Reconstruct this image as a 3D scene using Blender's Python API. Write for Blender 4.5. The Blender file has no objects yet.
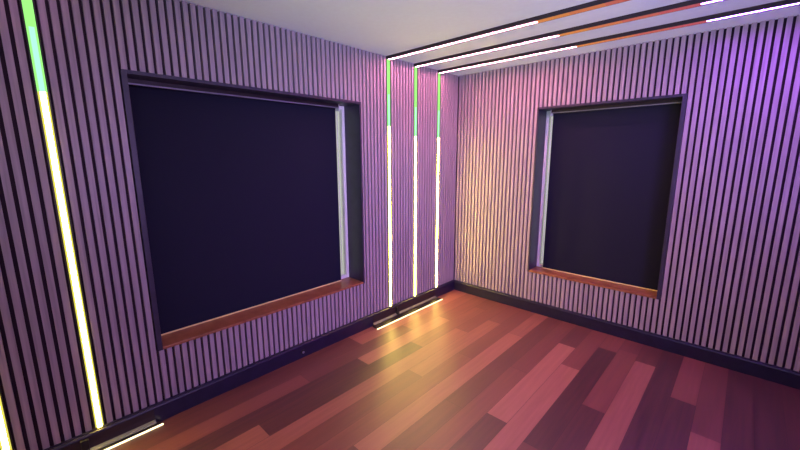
import bpy, bmesh, math, random
from mathutils import Vector, Matrix
random.seed(7)
S = bpy.context.scene
COL = S.collection

# ------------------------------------------------------------------ camera
H, W, BACK = 2.44, 4.4, -5.2            # room height, right wall length, left wall length
cam = bpy.data.cameras.new('camera'); cam_o = bpy.data.objects.new('camera', cam); COL.objects.link(cam_o)
YAW, PITCH, ROLL = math.radians(-43.229), math.radians(10.471), math.radians(-0.2)
d = Vector((math.cos(PITCH) * math.sin(YAW), math.cos(PITCH) * math.cos(YAW), -math.sin(PITCH)))
r = Vector((math.cos(YAW), -math.sin(YAW), 0)); u = r.cross(d)
r2 = math.cos(ROLL) * r + math.sin(ROLL) * u; u2 = -math.sin(ROLL) * r + math.cos(ROLL) * u
M = Matrix((r2, u2, -d)).transposed().to_4x4(); M.translation = Vector((2.4383, -3.5387, 1.5715))
cam_o.matrix_world = M
cam.sensor_fit = 'HORIZONTAL'; cam.sensor_width = 36; cam.lens = 367.98 / 800 * 36; cam.clip_start = .02
S.camera = cam_o

# ------------------------------------------------------------------ world, exposure
wd = bpy.data.worlds.new('world'); S.world = wd; wd.use_nodes = True
bg = wd.node_tree.nodes['Background']
bg.inputs[0].default_value = (.95, 1, .88, 1); bg.inputs[1].default_value = .6      # street light outside the windows
S.view_settings.view_transform = 'Standard'; S.view_settings.look = 'None'
S.view_settings.exposure = 0.0; S.view_settings.gamma = 1; S.view_settings.use_curve_mapping = False
S.cycles.use_denoising = True; S.cycles.max_bounces = 8; S.cycles.diffuse_bounces = 5
S.cycles.sample_clamp_indirect = 6

def lamp(name, kind, loc, aim, energy, color, **kw):
    l = bpy.data.lights.new(name, kind); l.energy = energy; l.color = color
    for k, v in kw.items(): setattr(l, k, v)
    o = bpy.data.objects.new(name, l); COL.objects.link(o); o.location = loc
    o.rotation_euler = (Vector(aim) - Vector(loc)).to_track_quat('-Z', 'Y').to_euler(); return o
# unseen fill lights added behind the camera to brighten ceiling and walls
lamp('fill_up', 'AREA', (3.3, -4.3, .9), (3.3, -4.3, 3), 30, (.62, .74, 1.0), shape='DISK', size=.8)
lamp('fill_ceiling', 'SPOT', (3.0, -4.2, .5), (1.25, -1.6, H), 190, (.50, .82, 1.0), spot_size=math.radians(62), spot_blend=1, shadow_soft_size=.15)
lamp('fill_violet', 'SPOT', (4.0, -3.4, .5), (2.9, -.7, H), 260, (.34, .26, 1.0), spot_size=math.radians(60), spot_blend=1, shadow_soft_size=.15)
lamp('fill_side', 'AREA', (4.25, -2.7, 1.6), (0, -.75, 1.1), 30, (.60, .38, 1.0), shape='DISK', size=.9, spread=math.radians(75))

# light of the strips (linear RGB radiance), edge colours standing in for their halo
WARM = (84, 60, 12); WARM_EDGE = (.90, .82, .14)
MINT = (.50, 1.3, .85); LIME = (.40, 1.15, .26)
PINK = (165, 42, 74); VIOLET = (105, 17, 250); NEAR_CEIL = (17, 6, 15)
ROSE_EDGE = (.80, .42, .50); VIOLET_EDGE = (.40, .24, .85)
AMBER = [(.62, .23, .07), (.58, .18, .08), (.52, .13, .10), (.48, .10, .12)]
BAR = (3.2, 2.7, 1.5)

# ------------------------------------------------------------------ materials
def mat(name, col=(.5, .5, .5), rough=.5, metal=0, spec=.5, coat=0):
    m = bpy.data.materials.new(name); m.use_nodes = True
    b = m.node_tree.nodes['Principled BSDF']
    b.inputs['Base Color'].default_value = (*col, 1); b.inputs['Roughness'].default_value = rough
    b.inputs['Metallic'].default_value = metal; b.inputs['Specular IOR Level'].default_value = spec
    b.inputs['Coat Weight'].default_value = coat
    return m, m.node_tree, b
def N(nt, t, **kw):
    n = nt.nodes.new(t)
    for k, v in kw.items(): setattr(n, k, v)
    return n
def noise_col(nt, b, c0, c1, scale, detail=3, bump=0, lo=.3, hi=.7):
    tc = N(nt, 'ShaderNodeTexCoord'); mp = N(nt, 'ShaderNodeMapping'); mp.inputs['Scale'].default_value = scale
    no = N(nt, 'ShaderNodeTexNoise'); no.inputs['Scale'].default_value = 1; no.inputs['Detail'].default_value = detail
    cr = N(nt, 'ShaderNodeValToRGB'); cr.color_ramp.elements[0].position = lo; cr.color_ramp.elements[1].position = hi
    cr.color_ramp.elements[0].color = (*c0, 1); cr.color_ramp.elements[1].color = (*c1, 1)
    L = nt.links.new
    L(tc.outputs['Object'], mp.inputs[0]); L(mp.outputs[0], no.inputs['Vector']); L(no.outputs['Fac'], cr.inputs[0]); L(cr.outputs[0], b.inputs['Base Color'])
    if bump:
        bp = N(nt, 'ShaderNodeBump'); bp.inputs['Strength'].default_value = bump; bp.inputs['Distance'].default_value = .002
        L(no.outputs['Fac'], bp.inputs['Height']); L(bp.outputs[0], b.inputs['Normal'])
    return no
def emit(name, col):
    m = bpy.data.materials.new(name); m.use_nodes = True; nt = m.node_tree; nt.nodes.clear()
    e = N(nt, 'ShaderNodeEmission'); o = N(nt, 'ShaderNodeOutputMaterial'); nt.links.new(e.outputs[0], o.inputs[0])
    s = max(col); e.inputs[0].default_value = (col[0] / s, col[1] / s, col[2] / s, 1); e.inputs[1].default_value = s
    return m

m_slat, nt, b = mat('slat_wood', rough=.42)
noise_col(nt, b, (.28, .235, .27), (.42, .345, .395), (60, 60, 2.2), 4, .15)
m_felt, nt, b = mat('black_felt', (.048, .030, .046), .95, spec=.1)
m_ceil, nt, b = mat('ceiling_light_tint', rough=.8); noise_col(nt, b, (.64, .74, .90), (.66, .77, .93), (30, 30, 30), 3, .05)  # blue put into the ceiling colour in place of cooler light
m_plain, nt, b = mat('plain_wall', rough=.7); noise_col(nt, b, (.22, .2, .2), (.26, .24, .24), (8, 8, 8))
m_base, nt, b = mat('baseboard_black', rough=.3); noise_col(nt, b, (.010, .009, .028), (.015, .013, .042), (20, 20, 20), 3, .1)
m_frame, nt, b = mat('reveal_black', rough=.42); noise_col(nt, b, (.024, .021, .045), (.034, .03, .062), (15, 15, 15), 3)
m_fab, nt, b = mat('blind_fabric', rough=.8, spec=.25); noise_col(nt, b, (.006, .008, .023), (.009, .010, .029), (300, 300, 300), 2, .2)
m_pvc, nt, b = mat('white_window_plastic', (.88, .88, .84), .35)
m_white, nt, b = mat('white_plastic', (.75, .75, .76), .4)
m_cream_lit, nt, b = mat('cream_yellow_lit', (.9, .76, .30), .25)  # cream bar, with the yellow strip light on it put into the colour
m_steel, nt, b = mat('satin_metal', (.26, .27, .2), .38, .5)
m_alu, nt, b = mat('headrail_metal', (.30, .30, .34), .4, .5)
m_blk, nt, b = mat('black_aluminium', (.020, .013, .016), .35, .0)
m_soot, nt, b = mat('black_rubber', (.01, .01, .01), .6)
m_sill, nt, b = mat('sill_wood', rough=.33)
noise_col(nt, b, (.24, .085, .035), (.36, .15, .07), (14, 14, 40), 4, .1)
m_glass, nt, b = mat('window_glass', (1, 1, 1), .0); b.inputs['Transmission Weight'].default_value = 1; b.inputs['IOR'].default_value = 1.45

# floor: plank tone sits in a colour attribute, grain comes from noise
m_floor, nt, b = mat('floor_planks', rough=.4, spec=.95)
L = nt.links.new
at = N(nt, 'ShaderNodeAttribute', attribute_name='plank'); sx = N(nt, 'ShaderNodeSeparateColor')
tc = N(nt, 'ShaderNodeTexCoord'); mp = N(nt, 'ShaderNodeMapping'); mp.inputs['Scale'].default_value = (45, 2.5, 1)
ad = N(nt, 'ShaderNodeVectorMath', operation='ADD'); sc = N(nt, 'ShaderNodeVectorMath', operation='SCALE'); sc.inputs['Scale'].default_value = 40
L(at.outputs['Color'], sx.inputs[0]); L(at.outputs['Vector'], sc.inputs[0])
L(tc.outputs['Object'], mp.inputs[0]); L(mp.outputs[0], ad.inputs[0]); L(sc.outputs[0], ad.inputs[1])
no = N(nt, 'ShaderNodeTexNoise'); no.inputs['Scale'].default_value = 1; no.inputs['Detail'].default_value = 5; L(ad.outputs[0], no.inputs['Vector'])
mth = N(nt, 'ShaderNodeMath', operation='MULTIPLY_ADD'); mth.inputs[1].default_value = .30; L(no.outputs['Fac'], mth.inputs[0])
sb = N(nt, 'ShaderNodeMath', operation='SUBTRACT'); sb.inputs[1].default_value = .15; L(sx.outputs[0], sb.inputs[0]); L(sb.outputs[0], mth.inputs[2])
cr = N(nt, 'ShaderNodeValToRGB'); E = cr.color_ramp.elements
E[0].position = 0; E[0].color = (.024, .006, .011, 1); E[1].position = 1; E[1].color = (.50, .19, .13, 1)
e = E.new(.5); e.color = (.20, .058, .045, 1)
L(mth.outputs[0], cr.inputs[0]); L(cr.outputs[0], b.inputs['Base Color'])
bp = N(nt, 'ShaderNodeBump'); bp.inputs['Strength'].default_value = .08; bp.inputs['Distance'].default_value = .002
L(no.outputs['Fac'], bp.inputs['Height']); L(bp.outputs[0], b.inputs['Normal'])
rr = N(nt, 'ShaderNodeMapRange'); rr.inputs['To Min'].default_value = .38; rr.inputs['To Max'].default_value = .50
L(no.outputs['Fac'], rr.inputs['Value']); L(rr.outputs[0], b.inputs['Roughness'])

# ------------------------------------------------------------------ helpers
def box(bm, x0, x1, y0, y1, z0, z1, mi=0):
    a, bb = sorted((x0, x1)); c, dd = sorted((y0, y1)); e_, f_ = sorted((z0, z1))
    v = [bm.verts.new((x, y, z)) for x in (a, bb) for y in (c, dd) for z in (e_, f_)]
    for q in ((0, 1, 3, 2), (4, 6, 7, 5), (0, 4, 5, 1), (2, 3, 7, 6), (0, 2, 6, 4), (1, 5, 7, 3)):
        f = bm.faces.new([v[i] for i in q]); f.material_index = mi
def prism(bm, prof, axis, t0, t1, mi=0):
    """extrude a closed 2-D profile: axis 'y' -> (x,z) profile, axis 'x' -> (y,z) profile, axis 'z' -> (x,y)"""
    def P(p, t): return (p[0], t, p[1]) if axis == 'y' else (t, p[0], p[1]) if axis == 'x' else (p[0], p[1], t)
    A = [bm.verts.new(P(p, t0)) for p in prof]; B = [bm.verts.new(P(p, t1)) for p in prof]
    n = len(prof)
    for i in range(n):
        f = bm.faces.new((A[i], A[(i + 1) % n], B[(i + 1) % n], B[i])); f.material_index = mi
    for q in (A, B[::-1]):
        f = bm.faces.new(q); f.material_index = mi
def cyl(bm, p0, p1, rad, n=14, mi=0):
    p0, p1 = Vector(p0), Vector(p1); ax = (p1 - p0).normalized()
    a = ax.orthogonal().normalized(); c = ax.cross(a)
    A = [bm.verts.new(p0 + (a * math.cos(t) + c * math.sin(t)) * rad) for t in [2 * math.pi * i / n for i in range(n)]]
    B = [bm.verts.new(v.co + (p1 - p0)) for v in A]
    for i in range(n):
        f = bm.faces.new((A[i], A[(i + 1) % n], B[(i + 1) % n], B[i])); f.material_index = mi; f.smooth = True
    bm.faces.new(A).material_index = mi; bm.faces.new(B[::-1]).material_index = mi
def obj(name, bm, mats, parent=None, bevel=0):
    bmesh.ops.recalc_face_normals(bm, faces=bm.faces)
    me = bpy.data.meshes.new(name); bm.to_mesh(me); bm.free()
    for m in (mats if isinstance(mats, (list, tuple)) else [mats]): me.materials.append(m)
    o = bpy.data.objects.new(name, me); COL.objects.link(o)
    if parent is not None:
        o.parent = parent; o.matrix_parent_inverse = Matrix.Translation(-parent.location)
    if bevel:
        md = o.modifiers.new('bevel', 'BEVEL'); md.width = bevel; md.segments = 2; md.limit_method = 'ANGLE'
    return o
def thing(name, label, cat, loc=(0, 0, 0), group=None):
    o = bpy.data.objects.new(name, None); COL.objects.link(o); o.location = loc; o.empty_display_size = .05
    o['label'] = label; o['category'] = cat
    if group: o['group'] = group
    return o
def struct(o): o['kind'] = 'structure'; return o
def root(name, loc=(0, 0, 0)):
    o = bpy.data.objects.new(name, None); COL.objects.link(o); o.location = loc; o['kind'] = 'structure'; return o

# ------------------------------------------------------------------ measurements
WIN1 = dict(a=-3.030, b=-1.436, z0=.455, z1=2.006, fa=-3.057, fb=-1.419, d=.20)      # in the left wall (x = 0), a..b along y
WIN2 = dict(a=.921, b=2.010, z0=.430, z1=2.008, fa=.906, fb=2.037, d=.18)            # in the right wall (y = 0), a..b along x
CORNER = [-1.085, -.715, -.346]                                                      # strips near the corner
NEAR = [-3.367, -3.712, -4.057]                                                      # strips near the camera
TH = .022                                                                            # slat thickness
BB, BT = .116, .024                                                                  # baseboard height and thickness

# ------------------------------------------------------------------ floor
planks = {-1: [(-5.2, .25), (-1.65, .6)], 0: [(-5.2, .28), (-1.65, .68)],
    1: [(-5.2, .5), (-4.3, .48), (-2.25, .32), (-1.15, .55)], 2: [(-5.2, .5), (-3.15, .16), (-1.82, .70), (-.75, .5)],
    3: [(-5.2, .3), (-4.4, .62), (-2.70, .17), (-1.33, .52), (-.3, .4)], 4: [(-5.2, .4), (-3.6, .62), (-.85, .45)],
    5: [(-5.2, .6), (-3.9, .40), (-1.66, .62), (-.49, .45)], 6: [(-5.2, .3), (-3.1, .48), (-1.2, .42)],
    7: [(-5.2, .3), (-2.42, .68), (-.6, .58)], 8: [(-5.2, .6), (-3.4, .34), (-1.75, .3)],
    9: [(-5.2, .3), (-3.0, .46), (-1.1, .40)], 10: [(-5.2, .6), (-3.3, .2), (-1.68, .74), (-.48, .28)],
    11: [(-5.2, .3), (-2.6, .70), (-.80, .46)], 12: [(-5.2, .6), (-3.1, .33), (-1.75, .14), (-.33, .46)],
    13: [(-5.2, .5), (-2.8, .16), (-1.19, .44), (-.25, .34)], 14: [(-5.2, .4), (-2.9, .62), (-.36, .24)],
    15: [(-5.2, .6), (-3.3, .12)], 16: [(-5.2, .4), (-2.7, .13), (-.715, .48)],
    17: [(-5.2, .2), (-3.0, .55), (-1.015, .32)], 18: [(-5.2, .5), (-2.4, .14)], 19: [(-5.2, .3), (-1.9, .12)], 20: [(-5.2, .1), (-1.0, .15)]}
bm = bmesh.new(); lay = bm.loops.layers.float_color.new('plank')
def quad(x0, x1, y0, y1, z, tone, seed=0):
    f = bm.faces.new([bm.verts.new(p) for p in ((x0, y0, z), (x1, y0, z), (x1, y1, z), (x0, y1, z))])
    for l in f.loops: l[lay] = (tone, seed, seed * .37, 1)
G = .0009
for n in range(-1, 33):
    x0 = .08 + .135 * n; x1 = min(x0 + .135, W)
    x0 = max(x0, 0)
    rows = planks.get(n) or [(y, random.uniform(.08, .6)) for y in (-5.2, random.uniform(-4.4, -3), random.uniform(-2.4, -.8))]
    ys = [p[0] for p in rows] + [0]
    for k, (y, t) in enumerate(rows):
        quad(x0 + G, x1 - G, y + G, ys[k + 1] - G, 0, t, random.random())
quad(0, W, BACK, 0, -.003, 0)
box(bm, 0, W, BACK, 0, -.1, -.004)
floor = struct(obj('floor', bm, m_floor))

# ------------------------------------------------------------------ ceiling and plain walls behind the camera
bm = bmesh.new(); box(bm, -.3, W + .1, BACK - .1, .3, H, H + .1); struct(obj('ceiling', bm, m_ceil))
bm = bmesh.new(); box(bm, W, W + .1, BACK - .1, .0, 0, H); struct(obj('wall_east', bm, m_plain))
bm = bmesh.new(); box(bm, 0, W, BACK - .1, BACK, 0, H); struct(obj('wall_south', bm, m_plain))

# ------------------------------------------------------------------ slatted walls
def slat_runs(lo, hi, cuts, pitch=.0407):
    """centres of slats between lo and hi, leaving room for the light strips in cuts"""
    edges = [lo]; 
    for c in sorted(cuts): edges += [c - .024, c + .024]
    edges.append(hi); out = []
    for a, b_ in zip(edges[::2], edges[1::2]):
        n = max(1, round((b_ - a - .003) / pitch)); p = (b_ - a - .003) / n
        out += [a + .003 + p * (i + .5) - .0015 for i in range(n)]
    return out
def wall(side, win, horiz, lo, hi, cuts, pitch):
    """horiz(u0,u1,d0,d1) -> x0,x1,y0,y1 for a span along the wall and a depth behind its face"""
    r0 = root('wall_' + side)
    w = win; bm = bmesh.new()
    D0, D1 = TH, .30
    for (a, b_, z0, z1) in ((lo if side == 'left' else -.3, w['fa'] - .001, 0, H), (w['fb'] + .001, hi, 0, H), (w['fa'] - .001, w['fb'] + .001, 0, w['z0'] - .019), (w['fa'] - .001, w['fb'] + .001, w['z1'] + .021, H)):
        box(bm, *horiz(a, b_, D0, D1), z0, z1)
    obj('backing', bm, m_felt, r0)
    bm = bmesh.new()
    for c in slat_runs(lo, hi, cuts, pitch):
        a, b_ = c - .0131, c + .0131
        if b_ > w['fa'] and a < w['fb']:
            a2, b2 = a, b_
            if a < w['fa'] < b_:
                box(bm, *horiz(a, w['fa'], 0, TH), BB - .004, H)
                a2 = w['fa']
            if a < w['fb'] < b_:
                box(bm, *horiz(w['fb'], b_, 0, TH), BB - .004, H)
                b2 = w['fb']
            box(bm, *horiz(a2, b2, 0, TH), BB - .004, w['z0'] - .018)
            box(bm, *horiz(a2, b2, 0, TH), w['z1'] + .020, H)
        else:
            box(bm, *horiz(a, b_, 0, TH), BB - .004, H)
    obj('slat_cladding', bm, m_slat, r0)
    return r0
hl = lambda u0, u1, d0, d1: (-d1, -d0, u0, u1)
hr = lambda u0, u1, d0, d1: (u0, u1, d0, d1)
wall('left', WIN1, hl, BACK, 0, CORNER + NEAR, .0407)
wall('right', WIN2, hr, 0, W, [], .0413)

# ------------------------------------------------------------------ baseboards
def baseboard(name, axis, t0, t1):
    bm = bmesh.new()
    prof = [(0, 0), (BT, 0), (BT, BB - .016), (BT - .004, BB - .009), (BT - .010, BB - .006), (BT - .011, BB), (0, BB)]
    if axis == 'x': prof = [(-p, q) for p, q in prof]
    prism(bm, prof, axis, t0, t1); return struct(obj(name, bm, m_base))
baseboard('baseboard_left', 'y', BACK, 0)
baseboard('baseboard_right', 'x', BT, W)

# ------------------------------------------------------------------ windows
def window(idx, w, hz):
    r0 = root('window_%d' % idx)
    bm = bmesh.new()                                          # black lining of the reveal, flush with the slats
    D = w['d'] + .06
    box(bm, *hz(w['fa'], w['a'], -.004, D), w['z0'] - .018, w['z1'] + .020)
    box(bm, *hz(w['b'], w['fb'], -.004, D), w['z0'] - .018, w['z1'] + .020)
    box(bm, *hz(w['a'], w['b'], -.004, D), w['z1'], w['z1'] + .020)
    obj('reveal_lining', bm, m_frame, r0, .0015)
    bm = bmesh.new(); box(bm, *hz(w['a'], w['b'], -.006, D), w['z0'] - .018, w['z0'])
    s = obj('window_sill', bm, m_sill, r0, .003); s['label'] = 'reddish wooden sill'
    a, b_, z0, z1, d0 = w['a'], w['b'], w['z0'], w['z1'], w['d']
    bm = bmesh.new(); F = .028
    box(bm, *hz(a, a + F, d0, d0 + .05), z0, z1); box(bm, *hz(b_ - F, b_, d0, d0 + .05), z0, z1)
    box(bm, *hz(a + F, b_ - F, d0, d0 + .05), z0, z0 + .03); box(bm, *hz(a + F, b_ - F, d0, d0 + .05), z1 - F, z1)
    mid = (a + b_) / 2
    if idx == 1: box(bm, *hz(mid - .03, mid + .03, d0 + .005, d0 + .045), z0 + .03, z1 - F)
    f = obj('window_frame', bm, m_pvc, r0, .003); f['label'] = 'white window frame'
    bm = bmesh.new(); box(bm, *hz(a + F, b_ - F, d0 + .022, d0 + .028), z0 + .03, z1 - F)
    obj('pane', bm, m_glass, r0)
window(1, WIN1, hl); window(2, WIN2, hr)

# ------------------------------------------------------------------ roller blinds
def blind(w, hz, sd, u0, u1, chain_u, joint_z, label):
    """sd depth of fabric, u0..u1 span; the bead chain hangs at chain_u"""
    c = hz(u0, u1, sd, sd); t = thing('roller_blind', label, 'blind', ((c[0] + c[1]) / 2, (c[2] + c[3]) / 2, w['z1'] - .04))
    t['group'] = 'roller blinds'
    del t['group']
    bm = bmesh.new(); box(bm, *hz(u0, u1, sd, sd + .0015), w['z0'] + .010, w['z1'] - .030); obj('fabric', bm, m_fab, t)
    bm = bmesh.new()
    def hp(u, dd, z): q = hz(u, u, dd, dd); return (q[0], q[2], z)
    zr = w['z1'] - .028
    cyl(bm, hp(u0, sd + .015, zr), hp(u1, sd + .015, zr), .019, 20); obj('roller', bm, m_fab, t)
    bm = bmesh.new()
    box(bm, *hz(u0 - .004, u1 + .004, sd - .042, sd - .038), w['z1'] - .028, w['z1'] - .004)
    box(bm, *hz(u0 - .004, u1 + .004, sd - .042, sd + .03), w['z1'] - .006, w['z1'] - .001)
    obj('fascia', bm, m_blk, t, .001)
    bm = bmesh.new(); box(bm, *hz(u0 - .004, u1 + .004, sd - .047, sd - .037), w['z1'] - .034, w['z1'] - .025)
    o = obj('fascia_lip', bm, m_alu, t, .002); o['label'] = 'grey metal lip'
    for uu in (u0 - .012, u1 + .004):
        bm = bmesh.new(); box(bm, *hz(uu, uu + .008, sd - .040, sd + .03), w['z1'] - .055, w['z1'] - .001)
        o = obj('bracket', bm, m_white, t, .001); o['label'] = 'white end bracket'
    bm = bmesh.new(); prof_z = w['z0'] + .002
    box(bm, *hz(u0, u1, sd - .004, sd + .007), prof_z, prof_z + .009); o = obj('bottom_bar', bm, m_cream_lit, t, .001); o['label'] = 'thin cream bottom bar, yellow light in its colour'
    bm = bmesh.new()
    for k in (0, .008):
        cyl(bm, hp(chain_u, sd - .006 + k, w['z0'] + .06), hp(chain_u, sd - .006 + k, w['z1'] - .06), .0016, 6)
    z = w['z0'] + .07
    while z < w['z1'] - .07:
        bmesh.ops.create_icosphere(bm, subdivisions=1, radius=.0026, matrix=Matrix.Translation(hp(chain_u, sd - .006, z))); z += .012
    cyl(bm, hp(chain_u, sd - .008, w['z0'] + .06), hp(chain_u, sd + .004, w['z0'] + .06), .002, 6)
    ch = obj('bead_chain', bm, m_white, t); ch['label'] = 'white bead chain'
    bm = bmesh.new(); cyl(bm, hp(chain_u, sd - .008, joint_z - .008), hp(chain_u, sd - .008, joint_z + .012), .005, 10)
    obj('chain_connector', bm, m_white, ch)
blind(WIN1, hl, .165, -3.018, -1.560, -1.548, .965, 'wide dark navy roller blind pulled down in the large left window')
blind(WIN2, hr, .150, 1.000, 2.002, .990, .925, 'narrower black roller blind pulled down in the right wall window')

# ------------------------------------------------------------------ light strips
mats_led = {}
def led(name, col):
    if name not in mats_led: mats_led[name] = emit(name, col)
    return mats_led[name]
names = {}
def wall_strip(y, zt, label, group):
    t = thing('light_strip', label, 'light strip', (0, y, BB), group)
    z0, z1 = BB - .002, H - .0
    bm = bmesh.new(); box(bm, -TH + .0005, -.012, y - .0235, y + .0235, z0, z1)
    for s in (-1, 1): box(bm, -.012, -.001, y + s * .0235, y + s * .0215, z0, z1)
    obj('channel', bm, m_blk, t)
    segs = [(z0, zt, 'warm_led', WARM), (zt, zt + .28, 'mint_led', MINT), (zt + .28, z1 - .002, 'lime_led', LIME)]
    for (a, b_, nm, c) in segs:
        bm = bmesh.new()
        prism(bm, [(-.0115, y - .009), (-.0115, y + .009), (.0012, y + .0095), (.0028, y), (.0012, y - .0095)], 'z', a, b_, 0)
        for s in (-1, 1): box(bm, -.0115, -.0012, y + s * .0096, y + s * .0172, a, b_, 1)
        edge = {'warm_led': led('warm_led_edge', WARM_EDGE), 'mint_led': led('lime_led', LIME), 'lime_led': led('lime_led', LIME)}[nm]
        o = obj('diffuser', bm, [led(nm, c), edge], t)
        o['label'] = {'warm_led': 'bright warm white lower stretch of the strip', 'mint_led': 'mint green middle stretch', 'lime_led': 'lime green top stretch'}[nm]
gA, gB = 'light strips by the room corner', 'light strips at the left edge'
wall_strip(CORNER[0], 1.845, 'vertical light strip nearest the large window, of the three by the corner', gA)
wall_strip(CORNER[1], 1.768, 'vertical light strip in the middle of the three by the corner', gA)
wall_strip(CORNER[2], 1.768, 'vertical light strip closest to the room corner', gA)
wall_strip(NEAR[0], 1.875, 'bright vertical light strip to the left of the large window', gB)
wall_strip(NEAR[1], 1.875, 'vertical light strip cut off by the left edge of the photo', gB)

BH = .026; CW = .028
def ceiling_strip(y, label, group, pal='a'):
    t = thing('overhead_light_strip', label, 'light strip', (W / 2, y, H), group)
    bm = bmesh.new(); z = H - BH
    box(bm, 0.001, W - .001, y - CW - .002, y + CW + .002, z + .006, H)
    for s in (-1, 1): box(bm, .001, W - .001, y + s * (CW + .002), y + s * (CW + .0002), z, z + .006)
    obj('housing', bm, m_blk, t)
    segs = [(.004, 1.337, 'rose_led', PINK)]
    for k in range(4): segs.append((1.337 + k * .1972, 1.337 + (k + 1) * .1972, 'amber_led_%s' % 'abcd'[k], AMBER[k]))
    segs.append((2.126, 3.15, 'violet_led', VIOLET)); segs.append((3.15, W - .004, 'amber_led_d', AMBER[3]))
    if pal == 'b': segs = [(.004, W - .004, 'lilac_led', NEAR_CEIL)]
    parts = [segs[:1], segs[1:5], segs[5:]] if pal == 'a' else [segs]
    labs = ['rose white stretch', 'dim orange stretch', 'violet white stretch'] if pal == 'a' else ['lilac stretch']
    for seg, lb in zip(parts, labs):
        bm = bmesh.new()
        for i, (a, b_, nm, c) in enumerate(seg): 
            e_ = i if 'amber' in nm else len(seg) + (0 if 'rose' in nm else 1)
            box(bm, a, b_, y - .005, y + .005, z + .0012, z + .0055, i)
            for sg in (-1, 1): box(bm, a, b_, y + sg * .0051, y + sg * CW, z + .0012, z + .0055, e_)
        o = obj('diffuser', bm, [led(nm, c) for (_, _, nm, c) in seg] + [led('rose_led_edge', ROSE_EDGE), led('violet_led_edge', VIOLET_EDGE)], t); o['label'] = lb
gC = 'ceiling light strips'
ceiling_strip(CORNER[0], 'ceiling light strip farthest from the right wall, of the three', gC)
ceiling_strip(CORNER[1], 'middle one of the three ceiling light strips', gC)
ceiling_strip(CORNER[2], 'ceiling light strip closest to the right wall', gC)
for y, lb in zip(NEAR, ('near', 'middle', 'far')):
    ceiling_strip(y, 'ceiling light strip overhead behind the view, %s one of its three' % lb, 'ceiling light strips overhead', 'b')

# ------------------------------------------------------------------ light bars on the floor by the baseboard
def floor_bar(y0, y1, xf, yb, label):
    t = thing('floor_light_bar', label, 'light bar', (BT, (y0 + y1) / 2, 0), 'floor light bars')
    bm = bmesh.new()
    prism(bm, [(BT + .012, .0005), (xf - .006, .0005), (xf - .006, .010), (BT + .012, .016)], 'y', y0 + .01, y1 - .01); obj('housing', bm, m_blk, t, .001)
    bm = bmesh.new(); prism(bm, [(BT + .001, .096), (BT + .001, .030), (BT + .008, .033), (BT + .004, .060), (BT + .002, .096)], 'y', y0 + .03, y1 - .03)
    obj('backplate', bm, m_blk, t)
    bm = bmesh.new(); prism(bm, [(BT + .001, .034), (BT + .007, .034), (BT + .012, .030), (BT + .022, .024), (BT + .025, .020), (BT + .025, .0165), (BT + .001, .0165)], 'y', y0 + .03, y1 - .03)
    o = obj('reflector', bm, m_steel, t); o['label'] = 'satin metal lip along the baseboard'
    bm = bmesh.new(); prism(bm, [(xf - .004, .001), (xf + .002, .001), (xf + .002, .006), (xf + .001, .0075), (xf - .004, .008)], 'y', y0, y1)
    o = obj('diffuser', bm, led('bar_led', BAR), t); o['label'] = 'glowing warm white bar'
    bm = bmesh.new(); box(bm, BT + .012, BT + .026, yb - .016, yb + .016, .021, .100); box(bm, BT + .0155, BT + .036, yb - .012, yb + .012, .021, .045)
    obj('bracket', bm, m_soot, t, .003)
floor_bar(-1.375, -.376, .112, -1.03, 'glowing light bar on the floor below the three corner strips')
floor_bar(-4.09, -3.090, .066, -3.44, 'glowing light bar on the floor at the bottom left, below the left strips')

t = thing('cable_grommet', 'small round black cable grommet on the left baseboard under the large window', 'grommet', (BT, -2.105, .048))
bm = bmesh.new(); cyl(bm, (BT, -2.105, .048), (BT + .007, -2.105, .048), .020, 20); obj('rim', bm, m_soot, t, .001)
bm = bmesh.new(); cyl(bm, (BT + .0072, -2.105, .048), (BT + .012, -2.105, .048), .010, 16); obj('plug', bm, m_alu, t, .001)
